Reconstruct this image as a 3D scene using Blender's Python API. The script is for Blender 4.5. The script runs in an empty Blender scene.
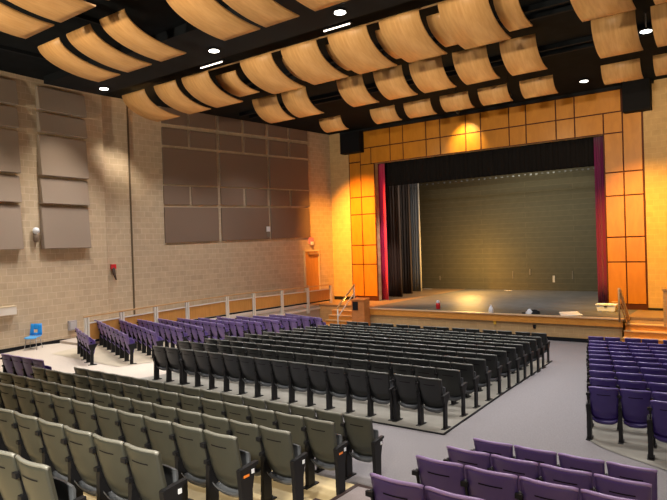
import bpy, bmesh, math, random
from mathutils import Vector, Matrix
import numpy as np
random.seed(4)
scene = bpy.context.scene
COL = scene.collection
PI = math.pi

# ------------------------------------------------------------------ camera
F, CX, CY, H = 598.0, 333.5, 250.0, 3.54
YAW, PIT, ROL = [math.radians(a) for a in (-36.34, 0.46, -1.84)]
def cam_axes():
    cy, sy = math.cos(YAW), math.sin(YAW); cp, sp = math.cos(PIT), math.sin(PIT); cr, sr = math.cos(ROL), math.sin(ROL)
    right = np.array([cy, -sy, 0]); fwd0 = np.array([sy, cy, 0]); up = np.array([0, 0, 1.])
    fwd = fwd0*cp - up*sp; up2 = fwd0*sp + up*cp
    return right*cr + up2*sr, -right*sr + up2*cr, fwd
AR, AU, AF = cam_axes()
cam = bpy.data.cameras.new('camera'); cam.sensor_width = 36; cam.lens = F/667*36; cam.clip_end = 200
co = bpy.data.objects.new('camera', cam); COL.objects.link(co)
co.matrix_world = Matrix(((AR[0], AU[0], -AF[0], 0), (AR[1], AU[1], -AF[1], 0), (AR[2], AU[2], -AF[2], H), (0, 0, 0, 1)))
scene.camera = co
EYE = np.array([0, 0, H])
def ray(x, y): return AR*(x-CX)/F - AU*(y-CY)/F + AF
def at_y(x, y, Y): d = ray(x, y); return EYE + d*(Y/d[1])
def at_x(x, y, X): d = ray(x, y); return EYE + d*(X/d[0])
def at_z(x, y, Z): d = ray(x, y); return EYE + d*((Z-H)/d[2])
def on_plane(x, y, p, n): d = ray(x, y); n = np.array(n, float); return EYE + d*((n @ (np.array(p, float)-EYE))/(n @ d))
def project(p):
    d = np.array(p)-EYE; z = d @ AF
    return (F*(d @ AR)/z+CX, CY-F*(d @ AU)/z, z)
W667 = lambda x: x*36/667

# ------------------------------------------------------------------ materials
MATS = {}
def mat(name, color, rough=.6, spec=.3, metal=0, noise=0, nscale=30, emit=0, bump=0, bscale=80, sheen=0):
    if name in MATS: return MATS[name]
    m = bpy.data.materials.new(name); m.use_nodes = True; MATS[name] = m
    nt = m.node_tree; b = nt.nodes['Principled BSDF']
    b.inputs['Base Color'].default_value = (*color, 1); b.inputs['Roughness'].default_value = rough
    b.inputs['Specular IOR Level'].default_value = spec; b.inputs['Metallic'].default_value = metal
    if sheen: b.inputs['Sheen Weight'].default_value = sheen
    if emit:
        b.inputs['Emission Color'].default_value = (*color, 1); b.inputs['Emission Strength'].default_value = emit
    tc = nt.nodes.new('ShaderNodeTexCoord')
    if noise:
        n = nt.nodes.new('ShaderNodeTexNoise'); n.inputs['Scale'].default_value = nscale; n.inputs['Detail'].default_value = 4
        nt.links.new(tc.outputs['Object'], n.inputs['Vector'])
        r = nt.nodes.new('ShaderNodeMapRange'); r.inputs[1].default_value = .25; r.inputs[2].default_value = .75
        r.inputs[3].default_value = 1-noise; r.inputs[4].default_value = 1+noise
        nt.links.new(n.outputs['Fac'], r.inputs[0])
        mx = nt.nodes.new('ShaderNodeVectorMath'); mx.operation = 'SCALE'; mx.inputs[0].default_value = color
        nt.links.new(r.outputs[0], mx.inputs['Scale']); nt.links.new(mx.outputs[0], b.inputs['Base Color'])
    if bump:
        n2 = nt.nodes.new('ShaderNodeTexNoise'); n2.inputs['Scale'].default_value = bscale
        nt.links.new(tc.outputs['Object'], n2.inputs['Vector'])
        bp = nt.nodes.new('ShaderNodeBump'); bp.inputs['Strength'].default_value = bump; bp.inputs['Distance'].default_value = .02
        nt.links.new(n2.outputs['Fac'], bp.inputs['Height']); nt.links.new(bp.outputs[0], b.inputs['Normal'])
    return m

def block_mat(name, c1, c2, mortar, bw=.39, bh=.255, msize=.014, rough=.8, bump=.35):
    m = bpy.data.materials.new(name); m.use_nodes = True; MATS[name] = m
    nt = m.node_tree; b = nt.nodes['Principled BSDF']; b.inputs['Roughness'].default_value = rough
    b.inputs['Specular IOR Level'].default_value = .2
    tc = nt.nodes.new('ShaderNodeTexCoord'); mp = nt.nodes.new('ShaderNodeMapping')
    mp.inputs['Rotation'].default_value = (PI/2, 0, 0)      # local X along the wall, local Z up -> texture X, Y
    sx = nt.nodes.new('ShaderNodeSeparateXYZ'); cx = nt.nodes.new('ShaderNodeCombineXYZ')
    nt.links.new(tc.outputs['Object'], sx.inputs[0]); nt.links.new(sx.outputs['X'], cx.inputs['X']); nt.links.new(sx.outputs['Z'], cx.inputs['Y'])
    br = nt.nodes.new('ShaderNodeTexBrick'); br.inputs['Scale'].default_value = 1
    br.inputs['Brick Width'].default_value = bw; br.inputs['Row Height'].default_value = bh
    br.inputs['Mortar Size'].default_value = msize; br.inputs['Mortar Smooth'].default_value = .3; br.inputs['Bias'].default_value = 0
    br.inputs['Color1'].default_value = (*c1, 1); br.inputs['Color2'].default_value = (*c2, 1); br.inputs['Mortar'].default_value = (*mortar, 1)
    nt.links.new(cx.outputs[0], br.inputs['Vector'])
    n = nt.nodes.new('ShaderNodeTexNoise'); n.inputs['Scale'].default_value = 3; n.inputs['Detail'].default_value = 6
    nt.links.new(cx.outputs[0], n.inputs['Vector'])
    r = nt.nodes.new('ShaderNodeMapRange'); r.inputs[3].default_value = .82; r.inputs[4].default_value = 1.18
    nt.links.new(n.outputs['Fac'], r.inputs[0])
    v = nt.nodes.new('ShaderNodeVectorMath'); v.operation = 'SCALE'
    nt.links.new(br.outputs['Color'], v.inputs[0]); nt.links.new(r.outputs[0], v.inputs['Scale']); nt.links.new(v.outputs[0], b.inputs['Base Color'])
    bp = nt.nodes.new('ShaderNodeBump'); bp.inputs['Strength'].default_value = bump; bp.inputs['Distance'].default_value = .02; bp.invert = True
    nt.links.new(br.outputs['Fac'], bp.inputs['Height']); nt.links.new(bp.outputs[0], b.inputs['Normal'])
    return m

def wood_mat(name, c1, c2, scale=(2, 2, 14), rough=.4, spec=.4):
    m = bpy.data.materials.new(name); m.use_nodes = True; MATS[name] = m
    nt = m.node_tree; b = nt.nodes['Principled BSDF']; b.inputs['Roughness'].default_value = rough; b.inputs['Specular IOR Level'].default_value = spec
    tc = nt.nodes.new('ShaderNodeTexCoord'); mp = nt.nodes.new('ShaderNodeMapping'); mp.inputs['Scale'].default_value = scale
    nt.links.new(tc.outputs['Object'], mp.inputs[0])
    n = nt.nodes.new('ShaderNodeTexNoise'); n.inputs['Scale'].default_value = 1.5; n.inputs['Detail'].default_value = 7; n.inputs['Distortion'].default_value = .6
    nt.links.new(mp.outputs[0], n.inputs['Vector'])
    cr = nt.nodes.new('ShaderNodeValToRGB'); cr.color_ramp.elements[0].position = .3; cr.color_ramp.elements[1].position = .7
    cr.color_ramp.elements[0].color = (*c1, 1); cr.color_ramp.elements[1].color = (*c2, 1)
    nt.links.new(n.outputs['Fac'], cr.inputs[0]); nt.links.new(cr.outputs[0], b.inputs['Base Color'])
    return m

M_BLOCK = block_mat('tan_block', (.55, .44, .31), (.49, .385, .27), (.62, .51, .375), msize=.012, bump=.25)
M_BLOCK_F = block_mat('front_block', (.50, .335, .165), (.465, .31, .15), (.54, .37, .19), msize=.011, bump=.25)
M_BLOCK_D = block_mat('dark_block', (.072, .064, .038), (.066, .060, .037), (.088, .078, .048), bw=6, bh=.33, msize=.02)
M_MAPLE = wood_mat('maple', (.56, .29, .10), (.68, .385, .15), scale=(9, 1.2, 1.2), rough=.45)
M_PANEL = wood_mat('cherry_panel', (.40, .155, .012), (.48, .195, .018), scale=(2.5, 2.5, .8), rough=.35)
M_OAK = wood_mat('oak', (.60, .24, .04), (.72, .32, .06), scale=(3, 3, 12), rough=.4)
M_RAILWOOD = wood_mat('rail_wood', (.42, .24, .10), (.58, .36, .17), rough=.4)
M_PODIUM = wood_mat('podium_wood', (.46, .17, .05), (.58, .23, .07), scale=(2, 2, 6))
M_DOOR = wood_mat('door_wood', (.52, .24, .06), (.62, .31, .09), scale=(8, 8, 1))
M_BLACK = mat('matte_black', (.012, .013, .016), .8, .15)
M_CEIL = mat('ceiling_black', (.006, .008, .010), .9, .1, noise=.3, nscale=2)
M_STEEL = mat('black_steel', (.009, .009, .011), .5, .3)
M_SEAM = mat('dark_reveal', (.07, .018, .008), .6, .2)
M_TAUPE = mat('taupe_fabric', (.215, .155, .12), .95, .1, noise=.06, nscale=60, bump=.1, bscale=300)
M_TAUPE2 = mat('taupe_light', (.31, .25, .205), .95, .1, noise=.05, nscale=60, bump=.1, bscale=300)
M_CONC = mat('concrete_tan', (.235, .225, .20), .7, .3, noise=.18, nscale=1.6)
M_TIER = mat('tier_concrete', (.60, .48, .27), .6, .3, noise=.06, nscale=5)
M_CARPET = mat('carpet', (.27, .235, .24), .95, .05, noise=.10, nscale=50, bump=.2, bscale=200)
M_CARPET_W = mat('carpet_warm', (.52, .45, .39), .95, .05, noise=.08, nscale=40)
M_STAGE = mat('stage_floor', (.115, .115, .11), .55, .35, noise=.2, nscale=1.5)
M_WHITE = mat('white_paint', (.74, .70, .64), .4, .4)
M_WHITEP = mat('white_plastic', (.78, .82, .90), .4, .4)
M_CREAM = mat('cream_paint', (.66, .56, .40), .5, .3)
M_METAL = mat('brushed_metal', (.45, .44, .43), .35, .5, metal=.8)
M_REDV = mat('red_velvet', (.50, .025, .11), .85, .1, sheen=.4)
M_MAROON = mat('maroon_velvet', (.15, .014, .085), .85, .1, sheen=.3)
M_BLACKV = mat('black_velvet', (.012, .011, .012), .9, .05)
M_LEGV = mat('leg_drape', (.075, .055, .042), .9, .08)
M_GREYV = mat('grey_drape', (.20, .20, .185), .9, .1)
M_BLUE = mat('blue_plastic', (.02, .28, .78), .35, .5)
M_RED = mat('red_plastic', (.65, .02, .03), .4, .4)
M_LAMP = mat('lamp_glow', (1, .95, .85), .5, .2, emit=9)
M_TUBE = mat('tube_glow', (1, .88, .72), .5, .2, emit=2.5)
M_DARKP = mat('dark_plastic', (.014, .0155, .0165), .40, .5, noise=.05, nscale=8)
M_DARKP2 = mat('olive_plastic', (.046, .047, .038), .38, .5, noise=.05, nscale=8)
M_SEATG = mat('slate_plastic', (.085, .092, .105), .4, .45)
M_PURP = mat('purple_plastic', (.046, .025, .165), .36, .5, noise=.05, nscale=8)
M_PURP2 = mat('dusky_purple_plastic', (.085, .050, .185), .38, .5, noise=.05, nscale=8)
M_PURPL = mat('light_purple_plastic', (.19, .13, .36), .40, .45, noise=.05, nscale=8)
M_SLOT = mat('slot_dark', (.012, .010, .012), .7, .1)
M_ORANGE = mat('amber_lens', (.9, .25, .03), .3, .5)
M_YELLOW = mat('yellow_plastic', (.8, .5, .05), .4, .4)
M_PAPER = mat('paper', (.85, .83, .78), .8, .1)
M_REDSIGN = mat('red_lens', (.75, .10, .06), .4, .3, emit=.6)

# ------------------------------------------------------------------ mesh builder
class MB:
    def __init__(s): s.v = []; s.f = []; s.m = []; s.smooth = []
    def face(s, pts, mi=0, sm=False):
        k = len(s.v); s.v += [tuple(map(float, p)) for p in pts]; s.f.append(list(range(k, k+len(pts)))); s.m.append(mi); s.smooth.append(sm); return s
    def hexa(s, p, mi=0):      # 8 points: bottom 4 ccw, top 4 ccw
        k = len(s.v); s.v += [tuple(map(float, q)) for q in p]
        for f in ((0, 3, 2, 1), (4, 5, 6, 7), (0, 1, 5, 4), (1, 2, 6, 5), (2, 3, 7, 6), (3, 0, 4, 7)):
            s.f.append([k+i for i in f]); s.m.append(mi); s.smooth.append(False)
        return s
    def box(s, x0, x1, y0, y1, z0, z1, mi=0):
        return s.hexa([(x0, y0, z0), (x1, y0, z0), (x1, y1, z0), (x0, y1, z0), (x0, y0, z1), (x1, y0, z1), (x1, y1, z1), (x0, y1, z1)], mi)
    def bar(s, a, b, w, h, mi=0, up=(0, 0, 1)):
        a, b = Vector(a), Vector(b); d = (b-a).normalized(); up = Vector(up)
        if abs(d.dot(up)) > .98: up = Vector((0, 1, 0))
        r = d.cross(up).normalized(); u = r.cross(d)
        r *= w/2; u *= h/2
        return s.hexa([a-r-u, a+r-u, b+r-u, b-r-u, a-r+u, a+r+u, b+r+u, b-r+u], mi)
    def tube(s, pts, r, n=8, mi=0, caps=True):
        pts = [Vector(p) for p in pts]; rings = []
        for i, p in enumerate(pts):
            d = (pts[min(i+1, len(pts)-1)]-pts[max(i-1, 0)]).normalized()
            up = Vector((0, 0, 1)) if abs(d.z) < .9 else Vector((1, 0, 0))
            a = d.cross(up).normalized(); c = d.cross(a)
            rr = r[i] if isinstance(r, (list, tuple)) else r
            k = len(s.v); s.v += [tuple(p+a*math.cos(2*PI*j/n)*rr+c*math.sin(2*PI*j/n)*rr) for j in range(n)]; rings.append(k)
        for k0, k1 in zip(rings, rings[1:]):
            for j in range(n):
                s.f.append([k0+j, k0+(j+1) % n, k1+(j+1) % n, k1+j]); s.m.append(mi); s.smooth.append(True)
        if caps:
            s.f.append([rings[0]+j for j in range(n)][::-1]); s.m.append(mi); s.smooth.append(False)
            s.f.append([rings[-1]+j for j in range(n)]); s.m.append(mi); s.smooth.append(False)
        return s
    def lathe(s, prof, c=(0, 0, 0), n=16, mi=0):
        rings = []
        for r, z in prof:
            k = len(s.v); s.v += [(c[0]+r*math.cos(2*PI*j/n), c[1]+r*math.sin(2*PI*j/n), c[2]+z) for j in range(n)]; rings.append(k)
        for k0, k1 in zip(rings, rings[1:]):
            for j in range(n):
                s.f.append([k0+j, k0+(j+1) % n, k1+(j+1) % n, k1+j]); s.m.append(mi); s.smooth.append(True)
        s.f.append([rings[0]+j for j in range(n)][::-1]); s.m.append(mi); s.smooth.append(False)
        s.f.append([rings[-1]+j for j in range(n)]); s.m.append(mi); s.smooth.append(False)
        return s
    def grid(s, fn, nu, nv, mi=0, sm=True, flip=False):
        k = len(s.v)
        for j in range(nv+1):
            for i in range(nu+1): s.v.append(tuple(map(float, fn(i/nu, j/nv))))
        for j in range(nv):
            for i in range(nu):
                a = k+j*(nu+1)+i; q = [a, a+1, a+nu+2, a+nu+1]
                s.f.append(q[::-1] if flip else q); s.m.append(mi); s.smooth.append(sm)
        return s
    def shell(s, fn, thick, nu, nv, mi=0):   # closed shell: fn gives the rear face, thick(u,v) the offset vector
        k = len(s.v); n1 = (nu+1)*(nv+1)
        P = [[fn(i/nu, j/nv) for i in range(nu+1)] for j in range(nv+1)]
        for j in range(nv+1):
            for i in range(nu+1): s.v.append(tuple(map(float, P[j][i])))
        for j in range(nv+1):
            for i in range(nu+1):
                t = thick(i/nu, j/nv); p = P[j][i]; s.v.append((p[0]+t[0], p[1]+t[1], p[2]+t[2]))
        idx = lambda i, j, l: k+l*n1+j*(nu+1)+i
        def F_(q, sm=True): s.f.append(q); s.m.append(mi); s.smooth.append(sm)
        for j in range(nv):
            for i in range(nu):
                F_([idx(i, j, 0), idx(i+1, j, 0), idx(i+1, j+1, 0), idx(i, j+1, 0)])
                F_([idx(i, j, 1), idx(i, j+1, 1), idx(i+1, j+1, 1), idx(i+1, j, 1)])
        for i in range(nu):
            F_([idx(i, 0, 0), idx(i, 0, 1), idx(i+1, 0, 1), idx(i+1, 0, 0)], False)
            F_([idx(i, nv, 0), idx(i+1, nv, 0), idx(i+1, nv, 1), idx(i, nv, 1)], False)
        for j in range(nv):
            F_([idx(0, j, 0), idx(0, j+1, 0), idx(0, j+1, 1), idx(0, j, 1)], False)
            F_([idx(nu, j, 0), idx(nu, j, 1), idx(nu, j+1, 1), idx(nu, j+1, 0)], False)
        return s
    def mesh(s, name, mats):
        me = bpy.data.meshes.new(name); me.from_pydata(s.v, [], s.f)
        for m in (mats if isinstance(mats, (list, tuple)) else [mats]): me.materials.append(m)
        for p, mi, sm in zip(me.polygons, s.m, s.smooth): p.material_index = mi; p.use_smooth = sm
        me.update(); return me
    def build(s, name, mats, parent=None, bevel=0):
        o = bpy.data.objects.new(name, s.mesh(name, mats)); COL.objects.link(o)
        if parent: o.parent = parent
        if bevel:
            bv = o.modifiers.new('bevel', 'BEVEL'); bv.width = bevel; bv.segments = 2; bv.limit_method = 'ANGLE'
        return o

def tag(o, label, cat, group=None, kind=None):
    o['label'] = label; o['category'] = cat
    if group: o['group'] = group
    if kind: o['kind'] = kind
    return o
def thing(name, label, cat, loc=(0, 0, 0), rz=0, group=None):
    o = bpy.data.objects.new(name, None); COL.objects.link(o); o.empty_display_size = .1
    o.location = loc; o.rotation_euler = (0, 0, rz)
    return tag(o, label, cat, group)
def struct(name, mb, m, parent=None):
    o = mb.build(name, m, parent); o['kind'] = 'structure'; return o
def linked(name, me, parent):
    o = bpy.data.objects.new(name, me); COL.objects.link(o); o.parent = parent; return o

# ------------------------------------------------------------------ levels (world z; camera eye at 3.54)
def clamp(t, a=0., b=1.): return max(a, min(b, t))
def zf(X, Y):
    z = -.053*max(0, Y-10.0)
    ry = clamp((Y-10.2)/1.6)*clamp((17-Y)/4)
    return z + .15*clamp((-16.9-X)/3.4)*ry
STAGE = H-3.34      # .20
CEIL = H+6.80
LIP = 26.18; YP = 29.7
A1, A2 = math.radians(-4.3), math.radians(6)
W1P = (-22.67, 10.22); W2P = (-23.45, 14.9)
def w1pt(Y): return W1P[0]+(Y-W1P[1])*math.tan(A1)
def w2pt(Y): return W2P[0]+(Y-W2P[1])*math.tan(A2)
XC = w2pt(YP)       # corner of left wall and stage wall

# ------------------------------------------------------------------ room shell
# floor (one sheet, carpeted, sloping down to the stage)
fl = MB()
nx, ny = 70, 86
x0, x1, y0, y1 = -25.0, 4.0, -4.5, 29.8
fl.grid(lambda u, v: (x0+(x1-x0)*u, y0+(y1-y0)*v, zf(x0+(x1-x0)*u, y0+(y1-y0)*v)), nx, ny, 0, True)
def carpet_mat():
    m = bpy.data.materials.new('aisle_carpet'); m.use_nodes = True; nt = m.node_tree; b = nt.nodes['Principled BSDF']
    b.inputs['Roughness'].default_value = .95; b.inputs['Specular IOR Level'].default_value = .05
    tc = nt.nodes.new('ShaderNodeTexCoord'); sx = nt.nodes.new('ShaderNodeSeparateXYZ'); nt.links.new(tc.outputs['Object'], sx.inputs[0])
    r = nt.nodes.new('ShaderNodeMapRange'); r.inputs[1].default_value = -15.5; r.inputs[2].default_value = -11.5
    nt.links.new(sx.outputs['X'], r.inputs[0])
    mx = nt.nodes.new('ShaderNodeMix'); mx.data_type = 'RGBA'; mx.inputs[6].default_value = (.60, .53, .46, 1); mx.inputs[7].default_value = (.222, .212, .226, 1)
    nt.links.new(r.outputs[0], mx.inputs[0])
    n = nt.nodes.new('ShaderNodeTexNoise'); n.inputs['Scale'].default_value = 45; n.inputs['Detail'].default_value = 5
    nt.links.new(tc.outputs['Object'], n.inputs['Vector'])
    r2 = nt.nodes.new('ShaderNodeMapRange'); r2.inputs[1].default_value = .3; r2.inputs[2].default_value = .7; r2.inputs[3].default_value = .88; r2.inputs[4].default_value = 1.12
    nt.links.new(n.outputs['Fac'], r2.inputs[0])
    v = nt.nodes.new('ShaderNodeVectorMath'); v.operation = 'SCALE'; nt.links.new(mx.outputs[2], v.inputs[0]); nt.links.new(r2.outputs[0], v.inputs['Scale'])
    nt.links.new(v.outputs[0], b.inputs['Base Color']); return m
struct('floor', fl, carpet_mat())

def slab(name, outline, m, dz=.012, n=24):
    """thin slab following the sloping floor; outline = list of (y, xl, xr)"""
    b = MB(); ys = [o[0] for o in outline]
    def fn(u, v):
        y = ys[0]+(ys[-1]-ys[0])*v
        xl = float(np.interp(y, ys, [o[1] for o in outline])); xr = float(np.interp(y, ys, [o[2] for o in outline]))
        x = xl+(xr-xl)*u
        return (x, y, zf(x, y)+dz)
    b.grid(fn, 12, n, 0, True)
    return struct(name, b, m)
slab('floor_slab', [(9.95, -14.3, -4.96), (14, -14.4, -5.40), (20.2, -14.5, -6.02)], M_CONC)
slab('floor_slab', [(10.0, -1.2, 2.8), (10.25, -1.62, 2.8), (10.5, -2.05, 2.8), (10.75, -2.4, 2.8), (11.0, -2.62, 2.8), (11.2, -2.75, 2.8), (20.4, -4.75, 1.0)], M_CONC, n=60)
slab('floor_slab', [(11.0, -20.6, -16.6), (13, -21, -16.5), (22.4, -20.9, -15.6)], mat('concrete_warm', (.54, .47, .36), .75, .25, noise=.12, nscale=1.5))
# dark edging strip round the centre slab
e = MB()
pts = [(-4.94, 9.93), (-5.38, 14), (-5.72, 17.5), (-6.0, 20.2)]
for a, b in zip(pts, pts[1:]):
    e.hexa([(a[0]-.02, a[1], zf(*a)+.002), (a[0]+.02, a[1], zf(*a)+.002), (b[0]+.02, b[1], zf(*b)+.002), (b[0]-.02, b[1], zf(*b)+.002),
            (a[0]-.02, a[1], zf(*a)+.02), (a[0]+.02, a[1], zf(*a)+.02), (b[0]+.02, b[1], zf(*b)+.02), (b[0]-.02, b[1], zf(*b)+.02)])
e.box(-14.3, -4.94, 9.92, 9.96, 0, .02)
struct('trim_1', e, M_BLACK)

# ceiling, soffit beam, stage header fascia
c = MB(); c.box(-26, 5, -5, YP+.3, CEIL, CEIL+.2); struct('ceiling', c, M_CEIL)
c = MB(); c.box(-22.3, 2, 12.0, 14.4, CEIL-.28, CEIL)
for yb in (17.6, 18.3, 21.6, 22.3): c.box(-21.5, 0, yb, yb+.12, CEIL-.16, CEIL)
for xb in (-20, -15.8, -11.2, -6.9): c.box(xb, xb+.10, 4.2, 11.9, CEIL-.12, CEIL)
struct('beam', c, mat('beam_black', (.008, .010, .013), .8, .15))

def wall_obj(name, p0, p1, zb, zt, m, thick=.25, inward=1):
    """wall whose local X runs along p0->p1; visible face at local y=0, body behind it"""
    d = Vector((p1[0]-p0[0], p1[1]-p0[1])); L = d.length
    b = MB(); yy = sorted((0, -inward*thick)); b.box(0, L, yy[0], yy[1], zb, zt)
    o = struct(name, b, m); o.location = (p0[0], p0[1], 0); o.rotation_euler = (0, 0, math.atan2(d.y, d.x)); return o
# left wall: two straight stretches with a pilaster where they meet (room is on the right of the direction of travel)
wall_obj('wall_left', (w1pt(-4.6), -4.6), (w1pt(14.9), 14.9), -1.5, CEIL, M_BLOCK, inward=-1)
wall_obj('wall_left', (w2pt(14.9), 14.9), (XC, YP), -1.5, CEIL, M_BLOCK, inward=-1)
p = wall_obj('wall_left_pilaster', (w2pt(14.55)+.16, 14.55), (w2pt(16.2)+.16, 16.2), -1.5, CEIL, M_BLOCK, thick=.3, inward=-1)
t = MB(); X = w2pt(16.3)+.05; t.box(X-.06, X+.06, 16.21, 16.33, -.3, CEIL); struct('trim_2', t, mat('joint_dark', (.12, .085, .05), .8))
# stage wall with the proscenium opening
XL, XR, ZT = -18.68, -6.18, H+4.70
wall_obj('wall_stage', (XC-.3, YP), (XL, YP), -1.2, CEIL, M_BLOCK_F, inward=-1, thick=.35)
wall_obj('wall_stage', (XR, YP), (-2.3, YP), -1.2, CEIL, M_BLOCK_F, inward=-1, thick=.35)
wall_obj('wall_stage', (XL, YP), (XR, YP), ZT, CEIL, M_BLOCK_F, inward=-1, thick=.35)
# right and back walls (beside and behind the camera)
wall_obj('wall_right', (-2.4, YP), (2.0, 14.9), -1.5, CEIL, M_BLOCK, inward=-1)
wall_obj('wall_right', (2.0, 14.9), (2.9, -4.6), -1.5, CEIL, M_BLOCK, inward=-1)
wall_obj('wall_back', (3.0, -4.5), (-22.5, -4.5), -1.5, CEIL, mat('rear_bounce_dark', (.03, .028, .026), .95, .05), inward=-1)  # unseen rear wall coloured dark to cut light bounced onto the seat backs
# baseboards
b = MB()
for ya, yb in ((2., 6.), (6., 10.2), (10.2, 12.6), (12.6, 14.5)):
    xa, xb = w1pt(ya), w1pt(yb)
    b.hexa([(xa, ya, zf(xa, ya)-.05), (xa+.03, ya, zf(xa, ya)-.05), (xb+.03, yb, zf(xb, yb)-.05), (xb, yb, zf(xb, yb)-.05),
            (xa, ya, zf(xa, ya)+.15), (xa+.03, ya, zf(xa, ya)+.15), (xb+.03, yb, zf(xb, yb)+.15), (xb, yb, zf(xb, yb)+.15)])
struct('baseboard_left', b, M_BLACK)
b = MB(); b.box(XC+.02, XL-.6, YP-.03, YP, STAGE-.02, STAGE+.2); b.box(XR-.1, -2.5, YP-.03, YP, STAGE-.02, STAGE+.10)
struct('baseboard_stage', b, M_BLACK)

# ------------------------------------------------------------------ rear seating tiers
TY = [7.25, 6.3, 5.37, 4.34, 3.28, 2.32]
TZ = [0, .19, .32, .57, .75, .91]
PZ = [0, .19, .385, .565, .75, .91]
AL, AR_ = -4.72, -3.12
tiers = MB(); strip = MB(); nose = MB()
for k in range(1, 6):
    yb = TY[k]+.52; ye = -4.5 if k == 5 else TY[k+1]+.52
    zt = TZ[k]
    tiers.box(-16, -3.9, ye, yb, -.02, zt); tiers.box(-3.9, 2.7, ye, yb, -.02, PZ[k])
    if True:
        strip.box(AL, AR_, ye, yb+.012, zt-.12, zt+.012)
        nose.box(AL-.03, AL+.03, ye, yb+.01, zt-.02, zt+.02)
        nose.box(AL, AR_, yb-.05, yb+.018, zt-.02, zt+.016)
struct('floor_tiers', tiers, M_TIER)
struct('floor_aisle_steps', strip, M_CARPET)
struct('trim_3', nose, mat('nosing', (.05, .03, .028), .6))

# ------------------------------------------------------------------ stage
b = MB()
b.box(-17.25, -4.95, LIP, 39.5, STAGE-.12, STAGE)
struct('stage_floor', b, M_STAGE)
b = MB(); b.box(XC, -17.25, LIP+.75, YP+.3, STAGE-.12, STAGE-.001); b.box(-4.95, -2.4, LIP+.75, YP+.3, STAGE-.12, STAGE-.001); b.box(XC-3, -17.25, YP+.3, 39.5, STAGE-.12, STAGE-.001); b.box(-4.95, -1, YP+.3, 39.5, STAGE-.12, STAGE-.001)
struct('stage_floor', b, mat('side_floor', (.24, .16, .09), .4, .4, noise=.1, nscale=2))
b = MB(); b.box(-17.2, -5.0, LIP+.05, LIP+.3, -1.6, STAGE-.12)
o = wall_obj('wall_stage_apron', (-17.2, LIP+.05), (-5.0, LIP+.05), -1.6, STAGE-.1, M_BLOCK_F, inward=-1)
bpy.data.meshes.remove(b.mesh('tmp', M_BLACK))
b = MB(); b.box(-17.25, -4.95, LIP-.03, LIP+.05, STAGE-.33, STAGE-.03); struct('trim_4', b, M_OAK)
b = MB(); b.box(-17.3, -4.9, LIP-.07, LIP+.16, STAGE-.035, STAGE+.012); struct('trim_5', b, mat('lip_nosing', (.72, .50, .30), .4))
b = MB(); b.box(-17.2, -5.0, LIP+.02, LIP+.06, zf(-10, LIP)-.05, zf(-10, LIP)+.16); struct('baseboard_apron', b, M_BLACK)
# side slabs beside the stairs
wall_obj('wall_stage_side', (XC, LIP+.75), (-17.2, LIP+.75), -1.6, STAGE-.1, M_BLOCK_F, inward=-1)
wall_obj('wall_stage_side', (-5.0, LIP+.75), (-2.4, LIP+.75), -1.6, STAGE-.1, M_BLOCK_F, inward=-1)
# stage house behind the opening
b = MB(); b.box(-25, -24.8, YP+.3, 39.6, -.5, 13); b.box(-1.2, -1, YP+.3, 39.6, -.5, 13); b.box(-25, -1, YP+.3, 39.6, 13, 13.2)
b.box(-25, XL-.4, YP+.36, YP+.45, -.5, 13); b.box(XR+.4, -1, YP+.36, YP+.45, -.5, 13); b.box(-25, -1, YP+.36, YP+.45, CEIL-.5, 13)
struct('wall_stage_house', b, M_BLACK)
wall_obj('wall_stage_back', (-25, 38.9), (-1, 38.9), -.5, 13, M_BLOCK_D, inward=-1)

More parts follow.
